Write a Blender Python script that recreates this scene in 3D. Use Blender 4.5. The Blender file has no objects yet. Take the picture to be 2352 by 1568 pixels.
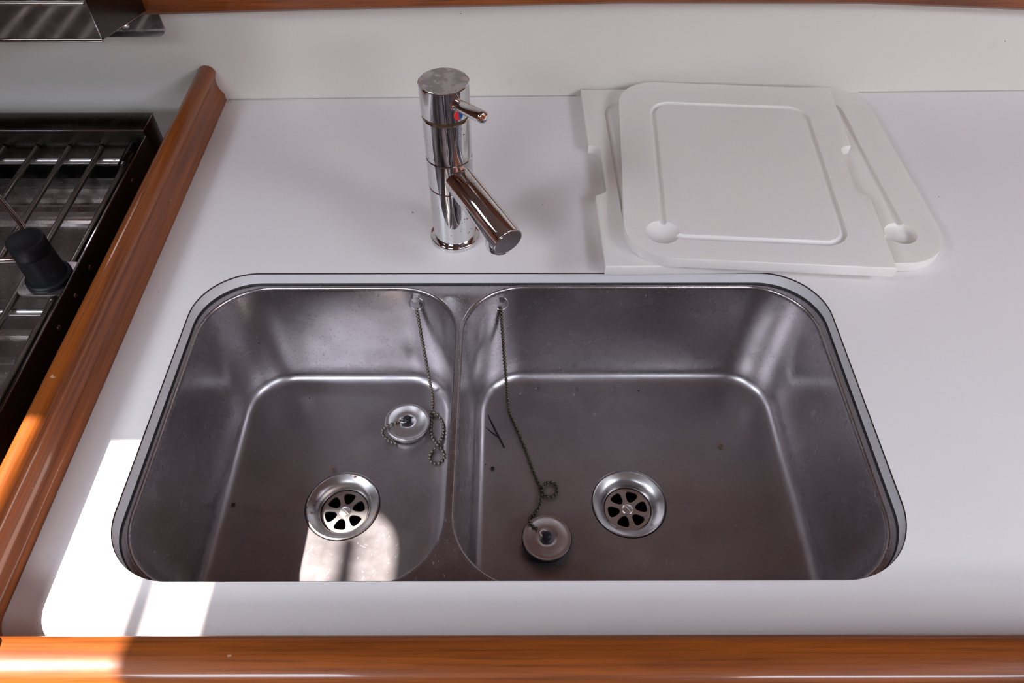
import bpy, bmesh, math, random
from mathutils import Vector, Matrix
from mathutils.geometry import tessellate_polygon
random.seed(4)
PI = math.pi
scn = bpy.context.scene
col = scn.collection

# ------------------------------------------------------------------ camera
CAM_H, CAM_F, HOR, CX, CY = 0.56, 1720.0, 2055.0, 1170.0, 784.0
PITCH = math.atan(HOR / CAM_F)
cd = bpy.data.cameras.new('camera')
cam = bpy.data.objects.new('camera', cd)
col.objects.link(cam)
cam.location = (0, 0, CAM_H)
cam.rotation_euler = (PI / 2 - PITCH, 0, -0.0022)
cd.sensor_fit = 'HORIZONTAL'
cd.sensor_width = 36.0
cd.lens = 36.0 * CAM_F / 2352.0
cd.clip_start = 0.02
scn.camera = cam

# ------------------------------------------------------------------ world, sun, exposure
w = bpy.data.worlds.new('sky')
scn.world = w
w.use_nodes = True
bg = w.node_tree.nodes['Background']
bg.inputs['Color'].default_value = (0.78, 0.87, 1.0, 1)
bg.inputs['Strength'].default_value = 25.0
SUN_DIR = Vector((0.120, 0.024, -0.175)).normalized()
sd = bpy.data.lights.new('sun', 'SUN')
sd.energy = 19.0
sd.angle = 0.0093
sd.color = (1.0, 0.93, 0.87)
sun = bpy.data.objects.new('sun', sd)
col.objects.link(sun)
sun.location = (-1.5, -0.3, 2.4)
sun.rotation_euler = SUN_DIR.to_track_quat('-Z', 'Y').to_euler()
vs = scn.view_settings
vs.view_transform = 'Standard'
vs.look = 'None'
vs.gamma = 1.0
vs.exposure = 0.18
vs.use_curve_mapping = False
scn.cycles.max_bounces = 10
scn.cycles.diffuse_bounces = 6
scn.cycles.glossy_bounces = 6
scn.cycles.caustics_reflective = True
scn.cycles.sample_clamp_indirect = 6.0

def portal(name, x0, x1, y0, y1, z):
    d = bpy.data.lights.new(name, 'AREA')
    d.shape = 'RECTANGLE'
    d.size, d.size_y = x1 - x0, y1 - y0
    d.cycles.is_portal = True
    o = bpy.data.objects.new(name, d)
    col.objects.link(o)
    o.location = ((x0 + x1) / 2, (y0 + y1) / 2, z)
CEIL = 1.05
HATCH = (-1.36, -0.945, -0.28, 0.210)
COMP = (-0.95, -0.40, -1.20, -0.75)
FILL_RIGHT = (1.30, 2.00, -0.70, -0.10)  # unseen ceiling opening added to brighten the right of the counter
FILL_AFT = (0.70, 1.60, -1.75, -1.25)  # another made-up opening, behind the camera, lifting the dark right side
portal('hatch_portal', *HATCH, CEIL + 0.06)
portal('companionway_portal', *COMP, CEIL + 0.06)
portal('right_fill_portal', *FILL_RIGHT, CEIL + 0.06)
portal('aft_fill_portal', *FILL_AFT, CEIL + 0.06)

# ------------------------------------------------------------------ helpers
def P(x, y, z=0.0):
    """photo measurement (2352 x 1568 pixels) of a point lying at height z -> metres"""
    a = PITCH + math.atan((y - CY) / CAM_F)
    return Vector(((x - CX) * (CAM_H - z) / ((y - CY + HOR) * math.cos(PITCH)), (CAM_H - z) / math.tan(a), z))

def PV(x, y, Y):
    """the same for a point lying on the upright plane at depth Y"""
    a = PITCH + math.atan((y - CY) / CAM_F)
    z = CAM_H - Y * math.tan(a)
    return Vector(((x - CX) * (CAM_H - z) / ((y - CY + HOR) * math.cos(PITCH)), Y, z))

def tag(o, label=None, cat=None, group=None, kind=None):
    if label: o['label'] = label
    if cat: o['category'] = cat
    if group: o['group'] = group
    if kind: o['kind'] = kind
    return o

def thing(name, loc, label, cat, group=None):
    o = bpy.data.objects.new(name, None)
    o.empty_display_size = 0.02
    o.location = loc
    col.objects.link(o)
    return tag(o, label, cat, group)

def wpos(o):
    v = Vector(o.location)
    while o.parent:
        o = o.parent
        v += Vector(o.location)
    return v

def link(name, me, mat, parent=None, origin=None):
    """mesh given in room coordinates; the object sits at its parent's base (or at origin)"""
    base = Vector(origin) if origin is not None else Vector((0, 0, 0))
    if parent is not None and origin is None:
        base = wpos(parent)
    if base.length > 0:
        me.transform(Matrix.Translation(-base))
    o = bpy.data.objects.new(name, me)
    if mat: me.materials.append(mat)
    col.objects.link(o)
    if parent is not None:
        o.parent = parent
        o.location = base - wpos(parent)
    else:
        o.location = base
    return o

def finish(bm, smooth=None):
    bmesh.ops.recalc_face_normals(bm, faces=bm.faces[:])
    me = bpy.data.meshes.new('m')
    bm.to_mesh(me)
    bm.free()
    if smooth is not None:
        me.polygons.foreach_set('use_smooth', [True] * len(me.polygons))
        me.set_sharp_from_angle(angle=math.radians(smooth))
    return me

def obj(name, bm, mat, parent=None, smooth=35, origin=None):
    return link(name, finish(bm, smooth), mat, parent, origin)

def rrect(x0, x1, y0, y1, r, n=10):
    if not isinstance(r, (tuple, list)): r = (r,) * 4
    pts = []
    for (cx, cy, a0, rr) in ((x1 - r[0], y0 + r[0], -PI / 2, r[0]), (x1 - r[1], y1 - r[1], 0, r[1]),
                             (x0 + r[2], y1 - r[2], PI / 2, r[2]), (x0 + r[3], y0 + r[3], PI, r[3])):
        if rr < 1e-6:
            pts.append((cx, cy)); continue
        for i in range(n + 1):
            a = a0 + PI / 2 * i / n
            pts.append((cx + rr * math.cos(a), cy + rr * math.sin(a)))
    return pts

def dense(pts, step):
    out = []
    for i, a in enumerate(pts):
        b = pts[(i + 1) % len(pts)]
        k = max(1, int(math.hypot(b[0] - a[0], b[1] - a[1]) / step))
        out += [(a[0] + (b[0] - a[0]) * j / k, a[1] + (b[1] - a[1]) * j / k) for j in range(k)]
    return out

def circle(cx, cy, r, n=48, a0=0.0):
    return [(cx + r * math.cos(a0 + 2 * PI * i / n), cy + r * math.sin(a0 + 2 * PI * i / n)) for i in range(n)]

def loft(bm, rings, closed=True, cap0=False, cap1=False):
    vr = [[bm.verts.new(p) for p in r] for r in rings]
    for a, b in zip(vr, vr[1:]):
        n = len(a)
        for i in range(n if closed else n - 1):
            j = (i + 1) % n
            bm.faces.new((a[i], a[j], b[j], b[i]))
    if cap0: bm.faces.new(vr[0])
    if cap1: bm.faces.new(vr[-1])
    return vr

def plate(bm, outer, holes, z0, z1):
    """flat plate with holes between heights z0 < z1"""
    polys = [[Vector((x, y, 0)) for x, y in p] for p in [outer] + holes]
    tris = tessellate_polygon(polys)
    flat = [p for poly in polys for p in poly]
    top = [bm.verts.new((p.x, p.y, z1)) for p in flat]
    bot = [bm.verts.new((p.x, p.y, z0)) for p in flat]
    for t in tris:
        try:
            bm.faces.new([top[i] for i in t]); bm.faces.new([bot[i] for i in reversed(t)])
        except ValueError:
            pass
    k = 0
    for poly in polys:
        n = len(poly)
        for i in range(n):
            j = (i + 1) % n
            bm.faces.new((top[k + i], top[k + j], bot[k + j], bot[k + i]))
        k += n

def prism(bm, outline, z0, z1, bevel=0.0, seg=2):
    b = [bm.verts.new((x, y, z0)) for x, y in outline]
    t = [bm.verts.new((x, y, z1)) for x, y in outline]
    n = len(outline)
    f = [bm.faces.new(b[::-1]), bm.faces.new(t)]
    for i in range(n):
        j = (i + 1) % n
        bm.faces.new((b[i], b[j], t[j], t[i]))
    if bevel:
        ed = [e for e in f[1].edges] + [e for e in f[0].edges]
        bmesh.ops.bevel(bm, geom=ed, offset=bevel, segments=seg, affect='EDGES', profile=0.5, clamp_overlap=True)

def box(bm, x0, x1, y0, y1, z0, z1, bevel=0.0, seg=2):
    r = bmesh.ops.create_cube(bm, size=1.0, matrix=Matrix.Translation(((x0 + x1) / 2, (y0 + y1) / 2, (z0 + z1) / 2)) @
                              Matrix.Diagonal((x1 - x0, y1 - y0, z1 - z0, 1)))
    if bevel:
        ed = set(e for v in r['verts'] for e in v.link_edges)
        bmesh.ops.bevel(bm, geom=list(ed), offset=bevel, segments=seg, affect='EDGES', profile=0.5)

def lathe(bm, prof, cx, cy, n=64, cap0=False, cap1=False):
    loft(bm, [[(cx + r * math.cos(2 * PI * i / n), cy + r * math.sin(2 * PI * i / n), z) for i in range(n)] for r, z in prof],
         True, cap0, cap1)

def frame_of(d):
    d = d.normalized()
    u = Vector((0, 0, 1)).cross(d)
    if u.length < 1e-4: u = Vector((1, 0, 0))
    u.normalize()
    return u, d.cross(u)

def tube(bm, pts, r, n=12, caps=True, radii=None):
    pts = [Vector(p) for p in pts]
    rings, pu = [], None
    for i, p in enumerate(pts):
        d = (pts[min(i + 1, len(pts) - 1)] - pts[max(i - 1, 0)]).normalized()
        if pu is None:
            u, v = frame_of(d)
        else:
            u = (pu - d * pu.dot(d)).normalized(); v = d.cross(u)
        pu = u
        rr = radii[i] if radii else r
        rings.append([p + (u * math.cos(2 * PI * k / n) + v * math.sin(2 * PI * k / n)) * rr for k in range(n)])
    loft(bm, rings, True, caps, caps)

def closed_tube(bm, pts, r, n):
    rings, N = [], len(pts)
    for i, p in enumerate(pts):
        d = (pts[(i + 1) % N] - pts[i - 1]).normalized()
        u = Vector((0, 0, 1)).cross(d).normalized(); v = Vector((0, 0, 1))
        rings.append([bm.verts.new(p + (u * math.cos(2 * PI * k / n) + v * math.sin(2 * PI * k / n)) * r) for k in range(n)])
    for i in range(N):
        a, b = rings[i], rings[(i + 1) % N]
        for k in range(n):
            bm.faces.new((a[k], a[(k + 1) % n], b[(k + 1) % n], b[k]))

def axis_lathe(bm, prof, base, d, n=40, cap0=True, cap1=True):
    """turned shape: prof = (radius, distance along d from base)"""
    d = Vector(d).normalized(); u, v = frame_of(d); base = Vector(base)
    loft(bm, [[base + d * t + (u * math.cos(2 * PI * k / n) + v * math.sin(2 * PI * k / n)) * r for k in range(n)] for r, t in prof],
         True, cap0, cap1)

def catmull(pts, step):
    """points spaced step apart along a smooth curve through pts"""
    pts = [Vector(p) for p in pts]
    q = [pts[0] * 2 - pts[1]] + pts + [pts[-1] * 2 - pts[-2]]
    fine = []
    for i in range(1, len(q) - 2):
        for k in range(24):
            t = k / 24
            a, b, c, d = q[i - 1], q[i], q[i + 1], q[i + 2]
            fine.append(0.5 * ((2 * b) + (c - a) * t + (2 * a - 5 * b + 4 * c - d) * t * t + (3 * b - a - 3 * c + d) * t ** 3))
    fine.append(pts[-1])
    out, acc = [fine[0]], 0.0
    for a, b in zip(fine, fine[1:]):
        L = (b - a).length
        while acc + L >= step:
            a = a + (b - a) * ((step - acc) / L)
            L = (b - a).length
            out.append(a.copy()); acc = 0.0
        acc += L
    return out

def boolean_cut(o, cutters):
    for c in cutters:
        m = o.modifiers.new('cut', 'BOOLEAN')
        m.operation = 'DIFFERENCE'; m.solver = 'EXACT'; m.object = c
        bpy.context.view_layer.update()
        me = bpy.data.meshes.new_from_object(o.evaluated_get(bpy.context.evaluated_depsgraph_get()))
        o.modifiers.clear()
        o.data = me
    for c in cutters: bpy.data.objects.remove(c)
    me.polygons.foreach_set('use_smooth', [True] * len(me.polygons))
    me.set_sharp_from_angle(angle=math.radians(40))

# ------------------------------------------------------------------ materials
class NT:
    def __init__(s, name):
        s.m = bpy.data.materials.new(name); s.m.use_nodes = True
        s.t = s.m.node_tree; s.b = s.t.nodes['Principled BSDF']
    def n(s, typ, **kw):
        x = s.t.nodes.new(typ)
        for k, v in kw.items():
            if k in x.inputs.keys(): x.inputs[k].default_value = v
            else: setattr(x, k, v)
        return x
    def l(s, a, b): s.t.links.new(a, b)
    def coords(s, scale=(1, 1, 1), rot=(0, 0, 0)):
        g = s.n('ShaderNodeNewGeometry'); mp = s.n('ShaderNodeMapping')
        s.l(g.outputs['Position'], mp.inputs['Vector'])
        mp.inputs['Scale'].default_value = scale; mp.inputs['Rotation'].default_value = rot
        return mp.outputs[0]
    def turned(s, ang, scale):
        return s.n2(s.coords((1, 1, 1), (0.5 * ang, 0.3 * ang, ang)), scale)
    def n2(s, vec, scale):
        mp = s.n('ShaderNodeMapping'); s.l(vec, mp.inputs['Vector']); mp.inputs['Scale'].default_value = scale
        return mp.outputs[0]
    def noise(s, vec, scale, detail=4, rough=0.55):
        x = s.n('ShaderNodeTexNoise'); s.l(vec, x.inputs['Vector'])
        x.inputs['Scale'].default_value = scale; x.inputs['Detail'].default_value = detail; x.inputs['Roughness'].default_value = rough
        return x.outputs['Fac']
    def ramp(s, fac, stops):
        x = s.n('ShaderNodeValToRGB'); s.l(fac, x.inputs[0]); e = x.color_ramp.elements
        while len(e) < len(stops): e.new(0.5)
        for el, (p, c) in zip(e, stops):
            el.position = p
            el.color = (c, c, c, 1) if not isinstance(c, (tuple, list)) else (*c, 1)
        return x.outputs[0]
    def mix(s, fac, a, b, blend='MIX'):
        x = s.n('ShaderNodeMix', data_type='RGBA', blend_type=blend)
        for i, v in ((0, fac), (6, a), (7, b)):
            if hasattr(v, 'is_output') or isinstance(v, bpy.types.NodeSocket): s.l(v, x.inputs[i])
            elif isinstance(v, (int, float)): x.inputs[i].default_value = v
            else: x.inputs[i].default_value = (*v, 1)
        return x.outputs[2]
    def math(s, op, a, b=0.0):
        x = s.n('ShaderNodeMath', operation=op)
        for i, v in enumerate((a, b)):
            if isinstance(v, bpy.types.NodeSocket): s.l(v, x.inputs[i])
            else: x.inputs[i].default_value = v
        return x.outputs[0]
    def bump(s, h, strength=0.2, dist=0.001):
        x = s.n('ShaderNodeBump'); s.l(h, x.inputs['Height'])
        x.inputs['Strength'].default_value = strength; x.inputs['Distance'].default_value = dist
        s.l(x.outputs[0], s.b.inputs['Normal'])
    def set(s, **kw):
        for k, v in kw.items():
            i = s.b.inputs[k.replace('_', ' ')]
            if isinstance(v, bpy.types.NodeSocket): s.l(v, i)
            elif isinstance(v, (tuple, list)) and i.type == 'RGBA': i.default_value = (*v, 1)
            else: i.default_value = v
        return s

def plain(name, c, rough=0.5, metal=0.0, **kw):
    t = NT(name); t.set(Base_Color=c, Roughness=rough, Metallic=metal, **kw)
    return t.m

def mat_wood(name, axis, dark=(0.105, 0.022, 0.004), light=(0.275, 0.067, 0.007), coat=0.5):
    t = NT(name)
    s = [60, 60, 60]; s[axis] = 2.2
    v = t.coords(tuple(s))
    n1 = t.noise(v, 1.6, 6, 0.65)
    s2 = [420, 420, 420]; s2[axis] = 9
    n2 = t.noise(t.coords(tuple(s2)), 1.0, 3, 0.6)
    big = t.noise(t.coords((4, 4, 4)), 1.0, 2)
    c = t.ramp(n1, [(0.32, dark), (0.62, light)])
    pore = t.ramp(n2, [(0.36, 0.45), (0.5, 1.0)])
    c = t.mix(0.8, c, pore, 'MULTIPLY')
    c = t.mix(t.ramp(big, [(0.35, 0.0), (0.75, 0.5)]), c, light)
    # worn chips in the varnish
    chip = t.noise(t.coords((1, 1, 1)), 55, 3, 0.6)
    c = t.mix(t.ramp(chip, [(0.735, 0.0), (0.75, 0.8)]), c, (0.40, 0.30, 0.20))
    t.set(Base_Color=c, Roughness=0.42, Specular_IOR_Level=0.3, Coat_Weight=coat, Coat_Roughness=0.09, Coat_IOR=1.5)
    t.bump(t.noise(t.coords((1, 1, 1)), 90, 2), 0.12, 0.0008)
    return t.m

def mat_laminate(name, base=(0.78, 0.725, 0.705), speck=True):
    t = NT(name)
    c = t.mix(t.ramp(t.noise(t.coords(), 6, 3), [(0.3, 0.0), (0.7, 0.35)]), base, tuple(x * 0.93 for x in base))
    if speck:
        for sc, th in ((14, 0.014), (23, 0.017), (7, 0.006)):
            v = t.n('ShaderNodeTexVoronoi', feature='F1'); t.l(t.coords(), v.inputs['Vector']); v.inputs['Scale'].default_value = sc
            m = t.math('LESS_THAN', v.outputs['Distance'], th)
            sep = t.n('ShaderNodeSeparateColor'); t.l(v.outputs['Color'], sep.inputs[0])
            m = t.math('MULTIPLY', m, t.math('GREATER_THAN', sep.outputs[0], 0.35))
            c = t.mix(m, c, (0.06, 0.045, 0.04))
        sm = t.ramp(t.noise(t.coords((1, 1, 1), (0, 0, 0.4)), 38, 2), [(0.70, 0.0), (0.78, 0.12)])
        c = t.mix(sm, c, (0.45, 0.38, 0.35))
    t.set(Base_Color=c, Roughness=0.34, Specular_IOR_Level=0.45)
    t.bump(t.noise(t.coords(), 700, 2), 0.05, 0.0004)
    return t.m

def mat_steel(name, base=(0.42, 0.382, 0.390), rough=(0.20, 0.31), scratch=True, rust=0.0, spots=0.5):
    t = NT(name)
    cl = t.noise(t.coords(), 16, 5, 0.6)
    c = t.mix(t.ramp(cl, [(0.35, 0.0), (0.7, 0.55)]), base, tuple(x * 0.80 for x in base))
    r = t.ramp(t.noise(t.coords(), 30, 4, 0.65), [(0.3, rough[0]), (0.72, rough[1])])
    if scratch:
        sp = t.n('ShaderNodeSeparateXYZ'); t.l(t.coords(), sp.inputs[0])
        fl = t.n('ShaderNodeMapRange'); t.l(sp.outputs[2], fl.inputs[0])
        fl.inputs[1].default_value = -.150; fl.inputs[2].default_value = -.162
        r = t.math('ADD', r, t.math('MULTIPLY', fl.outputs[0], 0.13))
    h = t.noise(t.coords(), 420, 3, 0.6)
    if scratch:
        tot = None
        for ang, sc in ((0.4, (22, 900, 300)), (1.2, (16, 1100, 300)), (2.3, (26, 800, 300)), (2.9, (18, 1000, 300))):
            f = t.ramp(t.noise(t.turned(ang, sc), 1.0, 2, 0.5), [(0.68, 0.0), (0.74, 1.0)])
            gate = t.ramp(t.noise(t.coords((1, 1, 1), (ang, 0, ang)), 45, 2), [(0.48, 0.0), (0.6, 1.0)])
            f = t.math('MULTIPLY', f, gate)
            tot = f if tot is None else t.math('MAXIMUM', tot, f)
        c = t.mix(t.math('MULTIPLY', tot, 0.35), c, (0.9, 0.88, 0.87))
        r = t.math('ADD', r, t.math('MULTIPLY', tot, 0.25))
        h = t.math('ADD', h, t.math('MULTIPLY', tot, -0.8))
    if spots:
        v = t.n('ShaderNodeTexVoronoi', feature='F1'); t.l(t.coords((1, 1, 0.7)), v.inputs['Vector']); v.inputs['Scale'].default_value = 42
        sep = t.n('ShaderNodeSeparateColor'); t.l(v.outputs['Color'], sep.inputs[0])
        m = t.math('LESS_THAN', v.outputs['Distance'], t.math('MULTIPLY', sep.outputs[1], 0.05))
        m = t.math('MULTIPLY', m, t.math('GREATER_THAN', sep.outputs[0], 1 - spots * 0.5))
        c = t.mix(m, c, (0.05, 0.035, 0.03))
        t.set(Metallic=t.math('SUBTRACT', 0.935 if scratch else 1.0, m))
    else:
        t.set(Metallic=1.0)
    if rust:
        m = t.ramp(t.noise(t.coords(), 85, 5, 0.7), [(0.64 - rust * 0.1, 0.0), (0.70 - rust * 0.1, 0.9)])
        c = t.mix(m, c, (0.22, 0.085, 0.025)); r = t.math('MAXIMUM', r, t.math('MULTIPLY', m, 0.7))
    t.set(Base_Color=c, Roughness=r)
    if scratch: t.bump(h, 0.010, 0.0004)
    return t.m

def mat_chrome(name, spots=True, film=0.0, frough=0.35):
    t = NT(name)
    base = (0.74, 0.735, 0.74); c = base; r = 0.05
    if spots:
        n = t.noise(t.coords((420, 420, 260), (0, 0.5, 0)), 1.0, 3, 0.6)
        m = t.ramp(n, [(0.635, 0.0), (0.66, 1.0)])
        g = t.ramp(t.noise(t.coords(), 50, 2), [(0.42, 0.0), (0.6, 1.0)])
        m = t.math('MULTIPLY', m, g)
        c = t.mix(m, base, (0.16, 0.13, 0.12)); r = t.math('ADD', 0.05, t.math('MULTIPLY', m, 0.45))
    if film:
        m = t.ramp(t.noise(t.coords(), 75, 4, 0.6), [(0.42, 0.0), (0.56, 1.0)])
        r = t.math('ADD', 0.08, t.math('MULTIPLY', m, frough)); c = t.mix(t.math('MULTIPLY', m, film), (0.62, 0.58, 0.58), (0.42, 0.40, 0.42))
    t.set(Base_Color=c, Roughness=r, Metallic=1.0)
    return t.m

M = dict(
    counter=mat_laminate('white laminate'), wall=mat_laminate('cream wall laminate', (0.69, 0.645, 0.585)),
    wood_y=mat_wood('varnished mahogany along y', 1), wood_x=mat_wood('varnished mahogany along x', 0),
    panel=mat_wood('dark mahogany panel', 2, (0.085, 0.026, 0.012), (0.19, 0.065, 0.03), 0.3),
    panel_x=mat_wood('dark mahogany panel across', 0, (0.085, 0.026, 0.012), (0.19, 0.065, 0.03), 0.3),
    core=plain('dark laminate core', (0.035, 0.02, 0.015), 0.5),
    edge=plain('sealed white edge', (0.72, 0.69, 0.69), 0.45),
    caulk=plain('grubby sealant', (0.40, 0.37, 0.31), 0.7),
    black_seal=plain('black sealant', (0.012, 0.010, 0.010), 0.6),
    steel=mat_steel('worn brushed steel'), drain=mat_steel('drain steel', (0.56, 0.53, 0.52), (0.26, 0.40), False, 0.35, 0.2),
    strainer=mat_steel('strainer steel', (0.74, 0.71, 0.70), (0.28, 0.42), False, 0.05, 0.0),
    plug=mat_steel('plug steel', (0.76, 0.74, 0.74), (0.30, 0.40), False, 0.0, 0.0),
    chrome=mat_chrome('pitted chrome'), chrome_clean=mat_chrome('clean chrome', False), chrome_film=mat_chrome('limescaled chrome', False, 0.7),
    chrome_spot=mat_chrome('spotted chrome', False, 0.3, 0.06),
    bead=mat_steel('tarnished chain', (0.25, 0.215, 0.17), (0.28, 0.5), False, 0.2, 0.0),
    bead_dark=mat_steel('dark chain', (0.11, 0.095, 0.065), (0.25, 0.45), False, 0.2, 0.0),
    rubber=plain('black rubber', (0.012, 0.012, 0.013), 0.5), black=plain('black plastic', (0.005, 0.005, 0.006), 0.45, Specular_IOR_Level=0.25),
    brass=plain('dull brass seal', (0.10, 0.07, 0.03), 0.4, 0.6),
    red=plain('red enamel', (0.75, 0.03, 0.02), 0.2), blue=plain('blue enamel', (0.01, 0.10, 0.32), 0.2),
    dark=plain('dark void', (0.004, 0.004, 0.004), 0.8),
    mirror_steel=mat_steel('polished steel', (0.36, 0.315, 0.315), (0.05, 0.12), False, 0.0, 0.0),
    dark_steel=mat_steel('darkened steel', (0.20, 0.185, 0.18), (0.10, 0.2), False, 0.0, 0.0),
    box_steel=mat_steel('black polished steel', (0.060, 0.054, 0.050), (0.22, 0.30), False, 0.0, 0.0),
    hob=mat_steel('hob steel', (0.40, 0.35, 0.335), (0.16, 0.30), True, 0.12, 0.2),
    rod=mat_steel('burnt rod', (0.30, 0.26, 0.235), (0.3, 0.5), False, 0.12, 0.0),
    black_enamel=plain('black enamel', (0.006, 0.005, 0.005), 0.35),
    vinyl=plain('cream headliner', (0.44, 0.37, 0.35), 0.6), floor=plain('dark teak sole', (0.10, 0.045, 0.02), 0.5),
    crumb=plain('dark crumb', (0.03, 0.018, 0.012), 0.8), rusty=plain('rust brown flake', (0.16, 0.07, 0.03), 0.8),
    alu=plain('hatch aluminium', (0.5, 0.5, 0.5), 0.4, 1.0),
)
t = NT('white polyethylene')
cc = t.mix(t.ramp(t.noise(t.coords(), 9, 3), [(0.35, 0.0), (0.7, 0.4)]), (0.80, 0.755, 0.71), (0.76, 0.71, 0.65))
sc_ = t.ramp(t.noise(t.coords((700, 14, 14), (0, 0, 0.8)), 1.0, 2), [(0.72, 0.0), (0.76, 0.25)])
cc = t.mix(sc_, cc, (0.55, 0.52, 0.50))
t.set(Base_Color=cc, Roughness=0.42, Subsurface_Weight=0.35, Subsurface_Radius=(1.0, 0.85, 0.6), Subsurface_Scale=0.008)
t.bump(t.noise(t.coords(), 500, 3), 0.06, 0.0004)
M['poly'] = t.m
t = NT('water'); t.set(Base_Color=(1, 1, 1), Roughness=0.0, Transmission_Weight=1.0, IOR=1.33)
M['water'] = t.m

# ------------------------------------------------------------------ room shell
XL, XR, YF = -2.0, 2.2, -1.9
def wall_y(x): return 0.8907 + (x + 0.378) * 0.0187
def struct(name, bm, mat, parent=None, smooth=None):
    o = obj(name, bm, mat, parent, smooth)
    if parent is None: o['kind'] = 'structure'
    return o
def back_slab(z0, z1, dy0, dy1):
    bm = bmesh.new()
    prism(bm, [(XL, wall_y(XL) + dy0), (XR, wall_y(XR) + dy0), (XR, wall_y(XR) + dy1), (XL, wall_y(XL) + dy1)], z0, z1)
    return bm
wb = struct('wall_back', back_slab(-0.9, 0.22, 0.0, 0.03), M['wall'])
bm = bmesh.new(); box(bm, XL, XR, YF, 1.05, -0.94, -0.9); struct('floor', bm, M['floor'])
bm = bmesh.new(); box(bm, XL - 0.04, XL, YF, 1.05, -0.9, CEIL); struct('wall_left', bm, M['panel'])
bm = bmesh.new(); box(bm, XR, XR + 0.04, YF, 1.05, -0.9, CEIL); struct('wall_right', bm, M['panel'])
bm = bmesh.new(); box(bm, XL, XR, YF - 0.04, YF, -0.9, CEIL); struct('wall_front', bm, M['panel'])
bm = bmesh.new()
plate(bm, [(XL, YF), (XR, YF), (XR, 1.05), (XL, 1.05)],
      [rrect(*HATCH, 0.05, 8)[::-1], rrect(*COMP, 0.04, 6)[::-1], rrect(*FILL_RIGHT, 0.05, 6)[::-1], rrect(*FILL_AFT, 0.05, 6)[::-1]], CEIL, CEIL + 0.04)
struct('ceiling', bm, M['vinyl'])
bm = bmesh.new(); box(bm, -.97, -.94, .265, .884, -0.9, CEIL); struct('wall_light_blocker', bm, M['panel'])  # unseen bulkhead added to keep hatch light off the wall behind the stove
# lip of the wooden locker above the white panel: its lower edge is gently arched
arch = [(-2.0, .10), (-1.0, .118), (-.43, .1268), (-.158, .1311), (.137, .1345), (.43, .1311), (.627, .1214), (1.0, .10), (2.2, .07)]
ap = [arch[0]]
for a, b in zip(arch, arch[1:]):
    for k in range(1, 7): ap.append((a[0] + (b[0] - a[0]) * k / 6, a[1] + (b[1] - a[1]) * k / 6))
bm = bmesh.new()
loft(bm, [[(x, wall_y(x) - 0.003, z + 0.002), (x, wall_y(x) - 0.006, z), (x, wall_y(x) - 0.020, z), (x, wall_y(x) - 0.024, z + 0.004),
           (x, wall_y(x) - 0.024, 0.215), (x, wall_y(x) - 0.003, 0.215)] for x, z in ap], True, True, True)
struct('trim_1', bm, M['wood_x'], smooth=35)
struct('wall_upper', back_slab(0.22, CEIL, 0.005, 0.03), M['wall'])
bm = bmesh.new(); box(bm, -.935, XR, 0.62, 0.872, 0.70, CEIL, .008, 3)  # unseen locker, added to dim the back wall and redden steel reflections
tag(obj('added_locker', bm, M['wood_x'], None, 35, origin=(0.6, 0.8, 0.70)), 'unseen mahogany overhead locker added to shade the back wall and colour reflections', 'locker')

# ------------------------------------------------------------------ countertop with the cutout
CUT = (-0.3248, 0.3235, 0.2285, 0.5635)
CR = lambda off=0.0: tuple(r + off for r in (0.066, 0.0625, 0.060, 0.059))
T = 0.0150
CTX0, CTX1, CTY0 = -0.3788, 2.15, 0.1756
hole = rrect(*CUT, CR(), 20)
ct = thing('countertop', (0.0, 0.5, 0.0), 'white laminate galley countertop with a rounded cutout around the double sink', 'countertop')
bm = bmesh.new()
plate(bm, [(CTX0, CTY0), (CTX1, CTY0), (CTX1, wall_y(CTX1) - 0.0002), (CTX0, wall_y(CTX0) - 0.0002)], [hole[::-1]], -T, 0.0)
obj('worktop', bm, M['counter'], ct, None)
def ring_strip(off0, z0, off1, z1):
    bm = bmesh.new()
    a = rrect(CUT[0] + off0, CUT[1] - off0, CUT[2] + off0, CUT[3] - off0, CR(-off0), 20)
    b = rrect(CUT[0] + off1, CUT[1] - off1, CUT[2] + off1, CUT[3] - off1, CR(-off1), 20)
    loft(bm, [[(x, y, z0) for x, y in a], [(x, y, z1) for x, y in b]])
    return bm
obj('laminate_edge', ring_strip(0.0002, 0.0001, 0.0004, -0.0016), M['core'], ct, 35)
obj('cutout_face', ring_strip(0.0005, -0.0016, 0.0006, -T + 0.0002), M['edge'], ct, 35)
bm = bmesh.new()
for x0, x1 in ((-0.376, 0.088), (0.47, 2.1)):
    k = 40
    loft(bm, [[(x0 + (x1 - x0) * i / k, wall_y(x0 + (x1 - x0) * i / k) - 0.0012 + random.uniform(-.0003, .0003), 0.0002),
               (x0 + (x1 - x0) * i / k, wall_y(x0 + (x1 - x0) * i / k) - 0.0003, 0.0012)] for i in range(k + 1)], False)
obj('sealant_bead', bm, M['caulk'], ct, 35)
rnd = random.Random(9)
bm = bmesh.new()
for k in range(26):          # grime gathered in the corner where the rail meets the wall
    x, y = -.3775 + abs(rnd.gauss(0, .006)), .8900 - abs(rnd.gauss(0, .006))
    r_ = rnd.uniform(.0003, .0008)
    bmesh.ops.create_icosphere(bm, subdivisions=1, radius=r_, matrix=Matrix.Translation((x, y, .0002)) @ Matrix.Diagonal((1.6, 1, .4, 1)))
obj('corner_grime', bm, M['caulk'], ct, 60)['kind'] = 'stuff'
bm = bmesh.new(); box(bm, CTX0 + 0.02, CTX1, 0.185, 0.205, -0.9, -0.06)
obj('cupboard_front', bm, M['panel'], ct, None)

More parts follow.
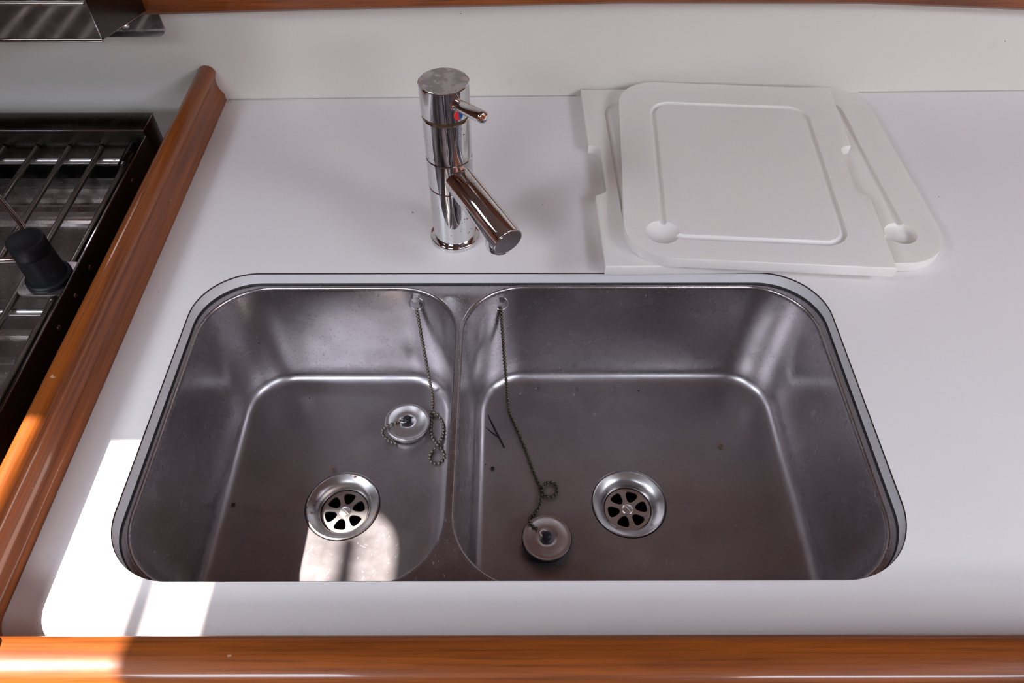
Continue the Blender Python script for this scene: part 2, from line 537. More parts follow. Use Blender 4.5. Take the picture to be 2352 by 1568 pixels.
# ------------------------------------------------------------------ double sink
ZF, ZB = -0.0172, -0.165
BOWLS = [(-0.3178, -0.0568, 0.232, 0.557), (-0.0482, 0.3140, 0.232, 0.5585)]
BR = 0.064
d0 = P(783, 1160, ZB); d1 = P(1440.5, 1156, ZB)
DRAINS = [(d0.x, d0.y), (d1.x, d1.y)]
sink = thing('double_sink', (0, 0.39, ZB), 'worn stainless steel double bowl sink set under the white countertop', 'sink')
bm = bmesh.new()
rim_out = [rrect(b[0] - .005, b[1] + .005, b[2] - .005, b[3] + .005, BR + .005, 16) for b in BOWLS]
# the two rims almost touch over the divider: keep the plate hole inside each rim
rim_in = [rrect(b[0] - .0040, b[1] + .0040, b[2] - .004, b[3] + .004, BR + .004, 16) for b in BOWLS]
plate(bm, rrect(CUT[0] - .012, CUT[1] + .012, CUT[2] - .012, CUT[3] + .012, CR(.012), 16), [r[::-1] for r in rim_in], ZF - .001, ZF)
obj('flange', bm, M['steel'], sink, None)
obj('sealant_joint', ring_strip(-0.001, -T, 0.0016, ZF + 0.0004), M['black_seal'], sink, 35)
for b, (dx, dy) in zip(BOWLS, DRAINS):
    rings = []
    def ring(d, z, n=16):
        out = []
        q = rrect(b[0] + d, b[1] - d, b[2] + d, b[3] - d, max(BR - d, .01), n)
        for i, p in enumerate(q):            # the same count on every ring: 12 pieces per straight side
            e = q[(i + 1) % len(q)]
            m = 12 if i % (n + 1) == n else 1
            out += [(p[0] + (e[0] - p[0]) * j / m, p[1] + (e[1] - p[1]) * j / m, z) for j in range(m)]
        rings.append(out)
    for k in range(7):
        a = PI / 2 * k / 6
        ring(-.0040 + .0040 * math.sin(a), ZF + .0007 * math.sin(2 * a) - .0048 * (1 - math.cos(a)))
    for k in range(1, 7):
        f = k / 7
        ring(.0075 * f, ZF - .0048 + (-.146 - ZF + .0048) * f)
    for k in range(0, 9):
        a = PI / 2 * k / 8
        ring(.0075 + .0145 * (1 - math.cos(a)), -.146 - .0165 * math.sin(a))
    ring(.024, -.1628); ring(.027, -.1634)
    last = rings[-1]
    for k in range(1, 11):
        f = k / 10
        rr = []
        for (x, y, z) in last:
            a = math.atan2(y - dy, x - dx)
            ex, ey = dx + .0405 * math.cos(a), dy + .0405 * math.sin(a)
            rr.append((x + (ex - x) * f, y + (ey - y) * f, -.1634 + (ZB + .1634) * f))
        rings.append(rr)
    f = rings[-1]
    rings.append([(dx + (x - dx) * .97, dy + (y - dy) * .97, ZB - .0018) for x, y, z in f])
    bm = bmesh.new()
    loft(bm, rings)
    obj('bowl', bm, M['steel'], sink, 50)
def build_drain(dx, dy, rot):
    bm = bmesh.new()
    lathe(bm, [(.0388, ZB - .002), (.0388, ZB - .0002), (.0375, ZB + .0004), (.0355, ZB - .0006), (.0335, ZB - .0017), (.0312, ZB - .0030), (.0290, ZB - .0050),
               (.0270, ZB - .0085), (.0258, ZB - .0125), (.0252, ZB - .0170), (.0250, ZB - .021), (.0244, ZB - .021)], dx, dy, 72)
    dr = obj('drain', bm, M['drain'], sink, 50, origin=(dx, dy, ZB))
    zs = ZB - .0135
    holes = []
    for k in range(6):
        a = rot + k * PI / 3
        pts = []
        r0, r1, h0, h1 = .0086, .0218, .0030, .0078
        poly = [(r0, -h0), (r1 - .0016, -h1), (r1, 0.0), (r1 - .0016, h1), (r0, h0)]
        # rounded trapezoid: Chaikin twice
        for _ in range(2):
            q = []
            for i in range(len(poly)):
                p0, p1 = poly[i], poly[(i + 1) % len(poly)]
                q += [(p0[0] * .75 + p1[0] * .25, p0[1] * .75 + p1[1] * .25), (p0[0] * .25 + p1[0] * .75, p0[1] * .25 + p1[1] * .75)]
            poly = q
        holes.append([(dx + u * math.cos(a) - v * math.sin(a), dy + u * math.sin(a) + v * math.cos(a)) for u, v in poly][::-1])
    bm = bmesh.new()
    plate(bm, circle(dx, dy, .0248, 60), holes, zs - .0022, zs)
    me_edges = [e for e in bm.edges if abs(e.verts[0].co.z - zs) < 1e-6 and abs(e.verts[1].co.z - zs) < 1e-6 and len(e.link_faces) == 2
                and abs(e.calc_face_angle(0)) > 1.0]
    bmesh.ops.bevel(bm, geom=me_edges, offset=.0006, segments=2, affect='EDGES', profile=0.5, clamp_overlap=True)
    obj('strainer', bm, M['strainer'], dr, 30)
    bm = bmesh.new()
    lathe(bm, [(.0062, zs - .0005), (.0061, zs + .0006), (.0054, zs + .0011), (.0030, zs + .0015), (.0004, zs + .0016)], dx, dy, 32, False, True)
    s = obj('screw', bm, M['plug'], dr, 50)
    bm = bmesh.new()
    box(bm, dx - .0056, dx + .0056, dy - .0006, dy + .0006, zs - .001, zs + .0026)
    bmesh.ops.translate(bm, verts=[v for v in bm.verts if v.co.z < zs], vec=(0, 0, .0017))
    bmesh.ops.rotate(bm, verts=bm.verts[:], cent=(dx, dy, 0), matrix=Matrix.Rotation(rot * 1.6 + .2, 3, 'Z'))
    c = obj('cutter', bm, None, None, None)
    bpy.context.view_layer.update()
    boolean_cut(s, [c])
    bm = bmesh.new()
    lathe(bm, [(.0262, zs - .0022), (.0262, zs - .06), (.0005, zs - .06)], dx, dy, 40)
    obj('waste_pipe', bm, M['dark'], dr, None)
    return dr
build_drain(*DRAINS[0], 1.40)
build_drain(*DRAINS[1], 1.22)

# chain anchors: hexagonal nuts with a wire eye, on the rear walls of the bowls
anchors = []
for (px, py), b in zip(((952, 688), (1147, 688)), BOWLS):
    Yw = b[3] - .0022
    c = PV(px, py, Yw - .004)
    bm = bmesh.new()
    axis_lathe(bm, [(.0072, 0), (.0072, .0008)], (c.x, Yw + .001, c.z), (0, -1, 0), 28)
    axis_lathe(bm, [(.0058, .0008), (.0058, .0045), (.0048, .0056), (.002, .006)], (c.x, Yw + .001, c.z), (0, -1, 0), 6)
    an = obj('chain_anchor', bm, M['drain'], sink, 30, origin=(c.x, Yw, c.z))
    bm = bmesh.new()
    tube(bm, [(c.x + .0075 * math.sin(a), Yw - .0030 - .002 * (1 - math.cos(a)) , c.z - .002 + .0080 * math.cos(a) - .003) for a in [2 * PI * k / 24 for k in range(25)]], .0007, 8, False)
    obj('wire_eye', bm, M['plug'], an, 60)
    anchors.append(Vector((c.x, Yw - .007, c.z - .0125)))

# ------------------------------------------------------------------ plugs
def build_plug(c, zb, tilt, label, rubbery, stem=(0, 0)):
    """c = centre on the bowl floor, zb = floor height; tilted about x by tilt"""
    pl = thing('sink_plug', (c[0], c[1], zb), label, 'sink plug')
    rot = Matrix.Translation((c[0], c[1], zb)) @ Matrix.Rotation(tilt[0], 4, 'X') @ Matrix.Rotation(tilt[1], 4, 'Y') @ Matrix.Translation((-c[0], -c[1], -zb))
    def part(name, bm, mat, par=None, sm=50):
        bmesh.ops.transform(bm, matrix=rot, verts=bm.verts[:])
        return obj(name, bm, mat, par or pl, sm)
    H = .0135
    bm = bmesh.new()
    lathe(bm, [(.0215, zb + .0003), (.0225, zb + .002), (.0232, zb + .006), (.0236, zb + .0075), (.0252, zb + .0085), (.0256, zb + .0095), (.0256, zb + H - .0016), (.0248, zb + H - .0008)],
          c[0], c[1], 60, True, True)
    part('rubber_stopper' if rubbery else 'stopper_body', bm, M['rubber'] if rubbery else M['drain'])
    bm = bmesh.new()
    lathe(bm, [(.0246, zb + H - .0014), (.0247, zb + H - .0004), (.0244, zb + H + .0001), (.0236, zb + H + .0002), (.0228, zb + H - .0001), (.0200, zb + H + .0008), (.0160, zb + H + .0016), (.0120, zb + H + .0020), (.0095, zb + H + .0019),
               (.0080, zb + H + .0012), (.0064, zb + H + .0002), (.0004, zb + H)], c[0], c[1], 60, True, True)
    top = part('cover_plate', bm, M['plug'])
    bm = bmesh.new()
    lathe(bm, [(.0042, zb + H - .0002), (.0044, zb + H + .003), (.0046, zb + H + .0045), (.0040, zb + H + .0058), (.0022, zb + H + .0066), (.0003, zb + H + .0068)], c[0], c[1], 28, False, True)
    part('stud', bm, M['rubber'])
    bm = bmesh.new()
    ex, ey = stem
    tube(bm, [Vector((c[0], c[1], zb + H + .0035)) + Vector((ex, ey, 0)) * (.5 + .5 * math.cos(a)) * .0085 * 1.0 + Vector((-ey, ex, 0)) * .0040 * math.sin(a) + Vector((0, 0, .001 * math.sin(a)))
              for a in [2 * PI * k / 20 for k in range(21)]], .00075, 8, False)
    part('wire_loop', bm, M['plug'], None, 60)
    return pl, rot, top
ZL = -.1636
pc0 = P(930, 967, ZL + .0135); pc1 = P(1252, 1233, ZL + .0135)
plug0, rot0, _ = build_plug((pc0.x, pc0.y), ZL, (-.03, .06), 'all metal sink plug lying beside the divider in the left bowl', False, (-.9, -.35))
plug1, rot1, top1 = build_plug((pc1.x, pc1.y), ZL - .0006, (0.0, .0), 'steel topped sink plug with black rubber side in the right bowl', True, (-.75, .55))
# faint country-of-origin lettering pressed into the cover
fc = bpy.data.curves.new('lettering', 'FONT')
fc.body = 'ITALY'; fc.size = .0026; fc.extrude = .00008; fc.align_x = 'CENTER'
fo = bpy.data.objects.new('lettering', fc); col.objects.link(fo)
fo.parent = top1
fc.materials.append(M['rod'])
fo.location = (.0092, .001, .0135 + .0021)
fo.rotation_euler = (0, math.radians(5), math.radians(-75))
bpy.context.view_layer.update()
fm = bpy.data.meshes.new_from_object(fo.evaluated_get(bpy.context.evaluated_depsgraph_get()))
f2 = bpy.data.objects.new('text', fm); col.objects.link(f2)
f2.parent = top1; f2.location = fo.location; f2.rotation_euler = fo.rotation_euler
bpy.data.objects.remove(fo); bpy.data.curves.remove(fc)
f2.name = 'lettering'; fo = f2
fo['label'] = 'pressed lettering on the cover'

# ------------------------------------------------------------------ ball chains
bead_me = None
def chain(pts, mat, label, base, step=.0046, r=.00205):
    global bead_me
    ch = thing('plug_chain', base, label, 'chain')
    path = catmull(pts, step)
    bm = bmesh.new(); bmesh.ops.create_icosphere(bm, subdivisions=2, radius=r)
    me = finish(bm, 180); me.materials.append(mat)
    for p in path:
        o = bpy.data.objects.new('bead', me); col.objects.link(o)
        o.parent = ch; o.location = p - Vector(base)
    bm = bmesh.new(); tube(bm, path, .0006, 6)
    obj('link_wire', bm, mat, ch, 60)
    return ch
zc = ZL + .0023
f = lambda x, y, dz=0.0: P(x, y, zc + dz)
w_ = lambda x, y, b, d=.008: PV(x, y, BOWLS[b][3] - d)
def hang(a, b):
    return [a + (b - a) * t - Vector((0, 0, .010)) * math.sin(PI * t) * (1 - t) for t in (0, .2, .4, .6, .8, 1)]
# the end link that joins each chain to its wire eye hides under the first bead
lp = hang(anchors[0], f(989, 905)) + [f(989, 925), f(988, 950), f(986, 985), f(990, 1005), f(1000, 1018),
      f(1010, 1030), f(1017, 1048), f(1006, 1062), f(990, 1062), f(983, 1050), f(988, 1037), f(1000, 1022, .003), f(1013, 1000, .001), f(1014, 975), f(1004, 955), f(990, 945, .003)]
chain(lp, M['bead'], 'grey tarnished ball chain hanging into the left bowl and looping beside the plug', lp[-1])
sp0 = rot0 @ Vector((pc0.x - .0085, pc0.y - .003, ZL + .0175))
lp2 = [sp0, rot0 @ Vector((pc0.x - .0165, pc0.y - .0070, ZL + .0168)), rot0 @ Vector((pc0.x - .0235, pc0.y - .0110, ZL + .0160)), P(874, 992, zc + .007), P(880, 1003, zc), P(893, 1013, zc), P(908, 1018, zc)]
chain(lp2, M['bead'], 'short grey ball chain end lying over the rim of the metal plug', lp2[-1])
sp1 = rot1 @ Vector((pc1.x - .0075, pc1.y + .0050, ZL + .0172))
rp = hang(anchors[1], f(1162, 915)) + [f(1168, 948), f(1184, 985), f(1205, 1035), f(1222, 1082), f(1235, 1112), f(1240, 1127, .001), f(1250, 1139), f(1265, 1139), f(1276, 1127),
      f(1272, 1112), f(1256, 1107), f(1243, 1116, .003), f(1240, 1135, .002), f(1237, 1155), f(1226, 1175), f(1213, 1190, .004), P(1212, 1198, zc + .011), P(1218, 1207, ZL + .0160), P(1230, 1215, ZL + .0165)]
chain(rp, M['bead_dark'], 'dark ball chain running down the right bowl to the rubber sided plug', rp[-5])

# ------------------------------------------------------------------ mixer tap
FX, FY = -.0612, .6205
fa = thing('mixer_tap', (FX, FY, 0), 'chrome single lever mixer tap standing behind the sink divider', 'tap')
bm = bmesh.new()
lathe(bm, [(.0272, 0.0001), (.0274, .003), (.0270, .0052), (.0262, .0060), (.0236, .0064)], FX, FY, 64, True, True)
obj('base_ring', bm, M['chrome_clean'], fa, 35)
def cyl(name, z0, z1, r, mat, top=True, cap=None):
    bm = bmesh.new()
    lathe(bm, [(r - .0008, z0), (r, z0 + .0007), (r, z1 - .0007), (r - .0008, z1)], FX, FY, 72, True, True)
    return obj(name, bm, mat, fa, 40)
cyl('lower_body', .0058, .0740, .0230, M['chrome'])
cyl('spout_collar', .0744, .1090, .0231, M['chrome'])
cyl('upper_body', .1094, .1545, .0230, M['chrome'])
cyl('seal_ring', .1540, .1585, .0218, M['brass'])
hd = cyl('lever_head', .1580, .1890, .0236, M['chrome_clean'])
bm = bmesh.new(); lathe(bm, [(.0226, .18895), (.0224, .1892), (.0003, .1893)], FX, FY, 64, False, True)
obj('top_disc', bm, M['chrome_film'], hd, 40)
SD = Vector((.545, -.838, 0)).normalized()
ax = Vector((FX, FY, 0))
# spout
s0 = ax + Vector((0, 0, .0905)) + SD * .008
s1 = ax + SD * .1085 + Vector((0, 0, .0745))
bm = bmesh.new()
L = (s1 - s0).length; dirn = (s1 - s0).normalized()
axis_lathe(bm, [(.0156, 0), (.0156, L - .0009), (.0151, L - .0002), (.0144, L)], s0, dirn, 56, True, True)
sp = obj('spout', bm, M['chrome'], fa, 40)
bm = bmesh.new(); axis_lathe(bm, [(.0143, L - .0002), (.0141, L + .0002), (.0005, L + .0002)], s0, dirn, 48, False, True)
obj('end_disc', bm, M['chrome_spot'], sp, 40)
bm = bmesh.new(); axis_lathe(bm, [(.01575, .058), (.01575, .0583)], s0, dirn, 56, False, False)
obj('joint_line', bm, M['rod'], sp, 40)
an = s0 + dirn * (L - .0155)
dn = (Vector((0, 0, -1)) - dirn * Vector((0, 0, -1)).dot(dirn)).normalized()
bm = bmesh.new(); axis_lathe(bm, [(.0130, .008), (.0130, .0205), (.0122, .0215), (.0095, .0215), (.0090, .0185)], an, dn, 40, False, True)
obj('aerator', bm, M['chrome_clean'], sp, 40)
# lever pin
l0 = ax + SD * .0215 + Vector((0, 0, .1765)); l1 = ax + SD * .0690 + Vector((0, 0, .1885))
bm = bmesh.new()
Ll = (l1 - l0).length
axis_lathe(bm, [(.0070, 0), (.0070, .0018), (.0058, .0024), (.0055, .006), (.0055, Ll - .001), (.0050, Ll), (.0040, Ll + .0008), (.001, Ll + .001)], l0, l1 - l0, 36, True, True)
obj('lever', bm, M['chrome_clean'], hd, 40)
# hot and cold mark: two half discs
for nm, a0, m in (('hot_mark', PI / 2, M['red']), ('cold_mark', -PI / 2, M['blue'])):
    bm = bmesh.new()
    side = Vector((0, 0, 1)).cross(-SD).normalized()
    md = (SD + side * (-.02)).normalized()
    c = ax + md * .0234 + Vector((0, 0, .1655))
    tv = Vector((0, 0, 1)); sv = tv.cross(md).normalized()
    vv = [c + md * .0008 + (sv * math.cos(a0 + PI * k / 12) + tv * math.sin(a0 + PI * k / 12)) * .0046 for k in range(13)]
    vb = [v - md * .0022 for v in vv]
    A = [bm.verts.new(v) for v in vv]; B = [bm.verts.new(v) for v in vb]
    bm.faces.new(A); bm.faces.new(B[::-1])
    for i in range(13):
        j = (i + 1) % 13
        bm.faces.new((A[i], A[j], B[j], B[i]))
    tag(obj(nm, bm, m, hd, 30), 'red half of the temperature mark' if 'hot' in nm else 'blue half of the temperature mark')

# ------------------------------------------------------------------ cutting boards (sink covers)
def board(name, W, D, r_round, mirrored, notch, well_r, well_flat, z0, th, origin, ang, label, groove_in):
    """u to the right, v to the back; rounded corners left (right when mirrored), finger notch on the square side"""
    n0, n1, nd = notch
    if not mirrored:
        pts = [(W, 0.0)] + [(W, n0 - .003), (W - nd + .004, n0), (W - nd, n0 + .005), (W - nd, n1 - .005), (W - nd + .004, n1), (W, n1 + .003)] + [(W, D)]
        pts += [p for p in rrect(0, W, 0, D, (0, 0, r_round, r_round), 12)[2:]]
    else:
        pts = rrect(0, W, 0, D, (r_round, r_round, 0, 0), 12)[:-2]
        pts += [(0, D), (0, n1 + .003), (nd - .004, n1), (nd, n1 - .005), (nd, n0 + .005), (nd - .004, n0), (0, n0 - .003), (0, 0)]
    ca, sa = math.cos(ang), math.sin(ang)
    tr = lambda u, v: (origin[0] + u * ca - v * sa, origin[1] + u * sa + v * ca)
    th0 = thing(name, (*origin, z0), label, 'cutting board', 'white plastic sink covers')
    bm = bmesh.new()
    prism(bm, [tr(*p) for p in pts], z0, z0 + th, .0012, 2)
    o = link('board', finish(bm, 30), M['poly'], th0)
    cut = []
    gl, gr, gb, gt = groove_in
    path = rrect(gl, gr, gb, gt, .022, 8)
    bm = bmesh.new()
    pp = [Vector((*tr(*p), z0 + th + .0014)) for p in path]; 
    closed_tube(bm, pp, .0042, 12)
    cut.append(link('cutter', finish(bm), None))
    wx, wy = (gr, gb) if mirrored else (gl, gb)
    wx += -.004 if mirrored else -.002; wy += .006
    bm = bmesh.new()
    if well_flat:
        lathe(bm, [(well_r * .82, z0 + th - .0062), (well_r * .96, z0 + th - .0045), (well_r, z0 + th + .01)], *tr(wx, wy), 40, True, True)
    else:
        R = (well_r ** 2 + .0065 ** 2) / (2 * .0065)
        bmesh.ops.create_uvsphere(bm, u_segments=48, v_segments=64, radius=R, matrix=Matrix.Translation((*tr(wx, wy), z0 + th - .0065 + R)))
    cut.append(link('cutter', finish(bm), None))
    bpy.context.view_layer.update()
    boolean_cut(o, cut)
    o.data.materials.clear(); o.data.materials.append(M['poly'])
    return th0
TH = .0125
board('cutting_board', .3700, .3350, .052, True, (.119, .208, .0145), .0175, True, .0002, TH, (.0985, .5590), math.radians(0.9),
      'larger white plastic cutting board lying underneath against the wall, juice well at right', (.030, .329, .040, .300))
board('cutting_board', .2740, .3330, .050, False, (.118, .206, .0150), .0180, False, .0003 + TH, TH, (.1185, .5615), math.radians(-3.9),
      'smaller white plastic cutting board lying on top of the larger one', (.042, .232, .034, .284))

# ------------------------------------------------------------------ wooden fiddle rails
RX = -.379
prof = [(0, .0001), (0, .0085), (-.0012, .0112), (-.0034, .0150), (-.0055, .0205), (-.0060, .0270), (-.0050, .0335), (-.0028, .0385), (-.0022, .0405), (-.0026, .0436),
        (-.0052, .0475), (-.0095, .0500), (-.0145, .0506), (-.0195, .0488), (-.0232, .0450), (-.0250, .0400), (-.0255, .030), (-.0255, -.060), (-.0215, -.060), (-.0215, .0001)]
rail = thing('fiddle_rail', (RX, .55, 0), 'varnished mahogany fiddle rail between the stove and the white countertop', 'rail')
def sweep(path, profile, mat, name, parent):
    bm = bmesh.new()
    loft(bm, [[Vector((p[0] + d[0] * px, p[1] + d[1] * px, z)) for px, z in profile] for p, d in path], True, True, True)
    return obj(name, bm, mat, parent, 50)
RC = .030
FYB = .1754
side_path = [((RX, wall_y(RX) - .0015 - (wall_y(RX) - .0015 - FYB - RC) * k / 30), (1, 0)) for k in range(31)]
sweep(side_path, prof, M['wood_y'], 'side_rail', rail)
corner = []
for k in range(13):
    a = PI + PI / 2 * k / 12
    corner.append(((RX + RC + RC * math.cos(a), FYB + RC + RC * math.sin(a)), (-math.cos(a), -math.sin(a))))
sweep(corner, prof, M['wood_x'], 'corner_block', rail)
front = thing('fiddle_rail', (.3, FYB - .015, 0), 'broad rounded mahogany rail along the front edge of the countertop', 'rail')
fprof = [(0, .0001), (0, .0350), (-.0006, .0385), (-.0024, .0408), (-.0052, .0416), (-.0110, .0428), (-.0170, .0432), (-.0225, .0424), (-.0275, .0402), (-.0315, .0366), (-.0342, .0315), (-.0356, .025),
         (-.0362, .010), (-.0362, -.050), (-.0300, -.055), (-.018, -.055), (-.018, .0001)]
fpath = [((-.62 + (2.1 + .62) * k / 30, FYB), (0, 1)) for k in range(31)]
sweep(fpath, fprof, M['wood_x'], 'front_rail', front)

# ------------------------------------------------------------------ gimballed stove
SX, SZ = -.438, .028
st = thing('stove', (-.70, .50, -.05), 'stainless steel galley stove with a dark rod pan grate left of the rail', 'stove')
bm = bmesh.new(); box(bm, SX - .0016, SX, .19, .768, -.16, SZ, .0004, 1)
sp_ = tag(obj('side_panel', bm, M['black_enamel'], st, 35), 'black outer side panel')
bm = bmesh.new(); box(bm, SX - .0019, SX - .0002, .19, .768, SZ - .0004, SZ + .0010, .0003, 1)
obj('panel_edge', bm, M['mirror_steel'], sp_, 35)
bm = bmesh.new(); box(bm, -.93, SX, .767, .804, -.06, .037, .0008, 2)
bb_ = tag(obj('back_box', bm, M['box_steel'], st, 35), 'dark polished steel back box')
bm = bmesh.new(); tube(bm, [(-.93, .7668, .0366), (SX, .7668, .0366), (SX + .0002, .804, .0366)], .0008, 8)
obj('bright_edge', bm, M['mirror_steel'], bb_, 60)
deck = [(.767, -.034), (.752, -.022), (.734, -.021), (.733, -.0235), (.731, -.0235), (.730, -.021), (.714, -.021), (.713, -.034), (.711, -.030), (.704, -.0275), (.698, -.030), (.696, -.042), (.689, -.042),
        (.688, -.040), (.685, -.042), (.566, -.045), (.564, -.040), (.518, -.038), (.516, -.046), (.486, -.046), (.4845, -.042), (.4825, -.046), (.481, -.042), (.479, -.046), (.460, -.046), (.459, -.043),
        (.457, -.046), (.19, -.046)]
bm = bmesh.new()
loft(bm, [[(x, y, z) for y, z in deck] for x in (-.93, -.7, SX - .0017)], False)
obj('hob_deck', bm, M['hob'], st, 25)
ZG = .014
gx = [-.4565 - .0394 * k for k in range(8)]
for k, x in enumerate(gx):
    bm = bmesh.new()
    pts = [(x, .7655, ZG), (x, .764, ZG), (x, .62, ZG), (x, .45, ZG), (x, .195, ZG)]
    tube(bm, pts, .0034, 12, True, [.0022] + [.0034] * 4)
    obj('grate_bar', bm, M['rod'], st, 60)
for y, r, m in ((.748, .0040, 'drain'), (.502, .0038, 'drain')):
    bm = bmesh.new(); tube(bm, [(-.925, y, ZG - .0072), (-.7, y, ZG - .0072), (SX - .0018, y, ZG - .0072)], r, 14)
    obj('cross_rod', bm, M[m], st, 60)
bm = bmesh.new()
loft(bm, [[(gx[0] + .0072 * math.cos(a), y, ZG + .0012 + .0058 * math.sin(a)) for a in [-.35 + (PI + .7) * k / 12 for k in range(13)]] for y in (.728, .735, .768)], False)
ret = bmesh.ops.solidify(bm, geom=bm.faces[:], thickness=.0009)
obj('grate_clip', bm, M['dark_steel'], st, 50)
for y, z in ((.560, .012), (.520, .012), (.477, .012), (.700, .015)):
    bm = bmesh.new(); axis_lathe(bm, [(.0030, 0), (.0028, .0010), (.0016, .0018), (.0003, .002)], (SX - .0001, y, z), (1, 0, 0), 20)
    obj('rivet', bm, M['dark_steel'], sp_, 60)

# pan clamp with black knob, screwed to the stove's side
kc = P(113, 637, .021)
KX, KY, KZ = kc.x, kc.y, .021
pk = thing('pan_clamp', (KX, KY, KZ), 'pan clamp with tall black knob on the right edge of the stove', 'clamp')
bm = bmesh.new()
prism(bm, rrect(KX - .026, SX - .006, KY - .0235, KY + .0235, (.002, .004, .008, .008), 6), KZ - .0016, KZ, .0003, 1)
loft(bm, [[(SX - .0065 + .0045 * math.sin(a), y, KZ - .0008 - .0045 * (1 - math.cos(a))) for a in [PI / 2 * k / 6 for k in range(7)]] + [(SX - .002, y, KZ - .02)] for y in (KY - .0235, KY + .0235)], False)
obj('bracket', bm, M['hob'], pk, 40)
bm = bmesh.new()
lathe(bm, [(.0215, KZ + .0001), (.0222, KZ + .0020), (.0220, KZ + .0045), (.0205, KZ + .0058), (.0190, KZ + .0060), (.0182, KZ + .010), (.0175, KZ + .034), (.0172, KZ + .0362), (.0162, KZ + .0366)], KX, KY, 56, True, True)
kb = obj('knob', bm, M['black'], pk, 40)
bm = bmesh.new()
n = 144
rows = []
for r, z in ((.0165, .0364), (.0172, .0370), (.0172, .0515), (.0168, .0524), (.0158, .0528), (.0150, .0524)):
    rows.append([(KX + (r - (.00035 if i % 2 and z < .0518 else 0)) * math.cos(2 * PI * i / n), KY + (r - (.00035 if i % 2 and z < .0518 else 0)) * math.sin(2 * PI * i / n), KZ + z) for i in range(n)])
loft(bm, rows, True, True, True)
obj('knurled_cap', bm, M['black'], kb, 50)
a1, a2 = P(52, 519, KZ + .028), P(-40, 408, KZ + .028)
b1, b2 = P(62, 594, KZ + .022), P(-90, 599, KZ + .022)
mid = P(100, 585, KZ + .025)
for q0, q1 in ((a1, a2), (b1, b2)):
    bm = bmesh.new(); tube(bm, [Vector((KX, KY, q0.z)), q0, q0 + (q1 - q0) * .5, q1], .0029, 14)
    obj('clamp_rod', bm, M['chrome_clean'], pk, 60)

# ------------------------------------------------------------------ polished steel box on the wall above the stove
BX, BY0 = -.4285, .748
rk = thing('steel_wall_box', (-.62, .80, .12), 'polished stainless steel box fixed to the wall above the stove', 'wall box')
bm = bmesh.new(); box(bm, -.935, BX, BY0, BY0 + .0015, .160, .27, .0003, 1)
fpn = obj('front_panel', bm, M['mirror_steel'], rk, 35)
bm = bmesh.new(); tube(bm, [(-.935, BY0 + .0012, .160), (BX, BY0 + .0012, .160)], .0026, 12)
obj('folded_edge', bm, M['mirror_steel'], fpn, 60)
bm = bmesh.new(); tube(bm, [(-.935, BY0 - .0008, .202), (BX - .002, BY0 - .0008, .199)], .0018, 10)
obj('seam', bm, M['rod'], fpn, 60)
bm = bmesh.new()
yb = wall_y(BX) - .026
for x in (BX - .0015, BX):
    pass
va = [(BX - .0015, BY0 + .0015, .160), (BX - .0015, yb, .1345), (BX - .0015, yb, .27), (BX - .0015, BY0 + .0015, .27)]
vb = [(BX, y, z) for _, y, z in va]
loft(bm, [va, vb], True, True, True)
obj('end_panel', bm, M['box_steel'], rk, 35)
bm = bmesh.new(); tube(bm, [va[0], (BX, yb, .1345)], .0010, 8)
obj('end_edge', bm, M['mirror_steel'], rk, 60)
# back plate flat on the wall, rounded lower corner
bm = bmesh.new()
bp = [(-.935, .0905), (-.4360, .0905)] + [(-.4360 + .0100 * math.sin(a), .1005 - .0100 * math.cos(a)) for a in [PI / 2 * k / 8 for k in range(1, 9)]] + [(-.4265, .1262), (-.935, .1262)]
loft(bm, [[(x, wall_y(x) - .0002 - dy, z) for x, z in bp] for dy in (0, .0022)], True, True, True)
obj('back_plate', bm, M['mirror_steel'], rk, 35)
bm = bmesh.new(); axis_lathe(bm, [(.0060, 0), (.0056, .002), (.0035, .0042), (.0004, .005)], (PV(285, 58, .888).x, wall_y(-.47) - .0022, PV(285, 58, .888).z), (0, -1, 0), 24)
obj('fixing_screw', bm, M['plug'], rk, 60)

# ------------------------------------------------------------------ small things lying in the bowls
def strand(pts, r, label, name='black_bristle', cat='bristle', mat='rubber'):
    pp = catmull(pts, .0015)
    bm = bmesh.new(); tube(bm, pp, r, 8)
    return tag(obj(name, bm, M[mat], None, 60, origin=pp[0]), label, cat)
zs = ZL + .0007
strand([PV(1091, 914, .512), P(1093, 945, zs + .006), P(1103, 972, zs + .001), P(1125, 992, zs), P(1146, 1006, zs)], .0007, 'curved thin black bristle at the left edge of the right bowl floor')
strand([P(1117, 953, zs), P(1135, 988, zs + .0006), P(1155, 1028, zs)], .0008, 'straight black bristle crossing the curved one in the right bowl')
strand([P(1232, 1255, ZL + .0135), P(1250, 1262, ZL + .0137), P(1270, 1271, ZL + .0135)], .0007, 'short black bristle lying on the rubber sided plug')
def crumb(px, py, r, label, mat='crumb', flat=.7):
    c = P(px, py, ZL + r * .6)
    bm = bmesh.new(); bmesh.ops.create_icosphere(bm, subdivisions=2, radius=r)
    rnd = random.Random(int(px * 7 + py))
    for v in bm.verts:
        v.co *= rnd.uniform(.75, 1.2); v.co.z *= flat
        v.co += c
    tag(obj('crumb', bm, M[mat], None, None, origin=(c.x, c.y, ZL)), label, 'crumb', 'food crumbs in the sink')
crumb(1128, 1075, .0021, 'round dark crumb left of the chain on the right bowl floor')
crumb(762, 1077, .0016, 'small rusty crumb just behind the left drain', 'rusty', .4)
crumb(532, 1158, .0026, 'ragged dark crumb at the left edge of the left bowl floor', 'crumb', .35)
crumb(1652, 1025, .0026, 'thin brown flake far back on the right bowl floor', 'rusty', .25)
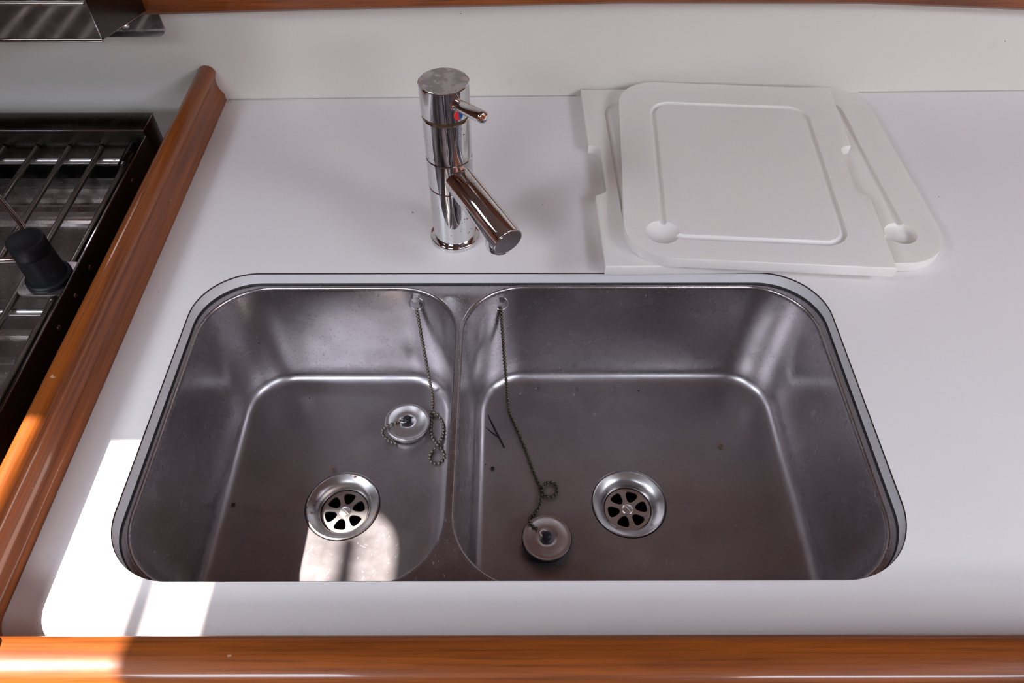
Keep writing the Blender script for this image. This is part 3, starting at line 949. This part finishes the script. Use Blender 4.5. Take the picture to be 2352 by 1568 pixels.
crumb(1463, 888 + 10, .0011, 'tiny dark crumb near the back edge of the right bowl floor')
drops = [((1103, 1113), 'rearmost droplet of the row at the left edge of the right bowl floor'),
         ((1103, 1143), 'largest droplet of the row at the left edge of the right bowl floor'),
         ((1102, 1161), 'droplet just in front of the largest one at the left bowl edge'),
         ((1101, 1232), 'lone frontmost droplet at the left edge of the right bowl floor'),
         ((1232, 892), 'left droplet on the back edge of the right bowl floor'),
         ((1320, 893), 'middle droplet on the back edge of the right bowl floor'),
         ((1408, 889), 'small right droplet on the back edge of the right bowl floor')]
for k, ((px, py), lab) in enumerate(drops):
    rr = (.0026, .0036, .0026, .0030, .0027, .0032, .0020)[k]
    c = P(px, py, ZL + .0006)
    bm = bmesh.new(); bmesh.ops.create_uvsphere(bm, u_segments=20, v_segments=12, radius=1.0)
    bmesh.ops.delete(bm, geom=[v for v in bm.verts if v.co.z < -.25], context='VERTS')
    bmesh.ops.holes_fill(bm, edges=[e for e in bm.edges if e.is_boundary])
    for v in bm.verts:
        v.co = Vector((v.co.x * rr, v.co.y * rr * (1.35 if k in (1, 3) else .9), v.co.z * rr * .42)) + c
    tag(obj('water_droplet', bm, M['water'], None, 60, origin=(c.x, c.y, ZL)), lab, 'droplet', 'water droplets in the right bowl')

# ------------------------------------------------------------------ deck hatch that lets the sun in
ht = thing('deck_hatch', ((HATCH[0] + HATCH[1]) / 2, (HATCH[2] + HATCH[3]) / 2, CEIL), 'open aluminium deck hatch in the ceiling left of the stove', 'hatch')
bm = bmesh.new()
o_ = rrect(HATCH[0] - .03, HATCH[1] + .03, HATCH[2] - .03, HATCH[3] + .03, .07, 8)
plate(bm, o_, [rrect(*HATCH, .05, 8)[::-1]], CEIL - .012, CEIL - .0005)
obj('hatch_frame', bm, M['alu'], ht, None)
bm = bmesh.new(); tube(bm, [(-.280 - .6857 * z, y - .137 * z, z) for y, z in ((.188, 1.10), (.25, 1.22), (.315, 1.35))], .0085, 12)
obj('hatch_stay', bm, M['alu'], ht, 60)
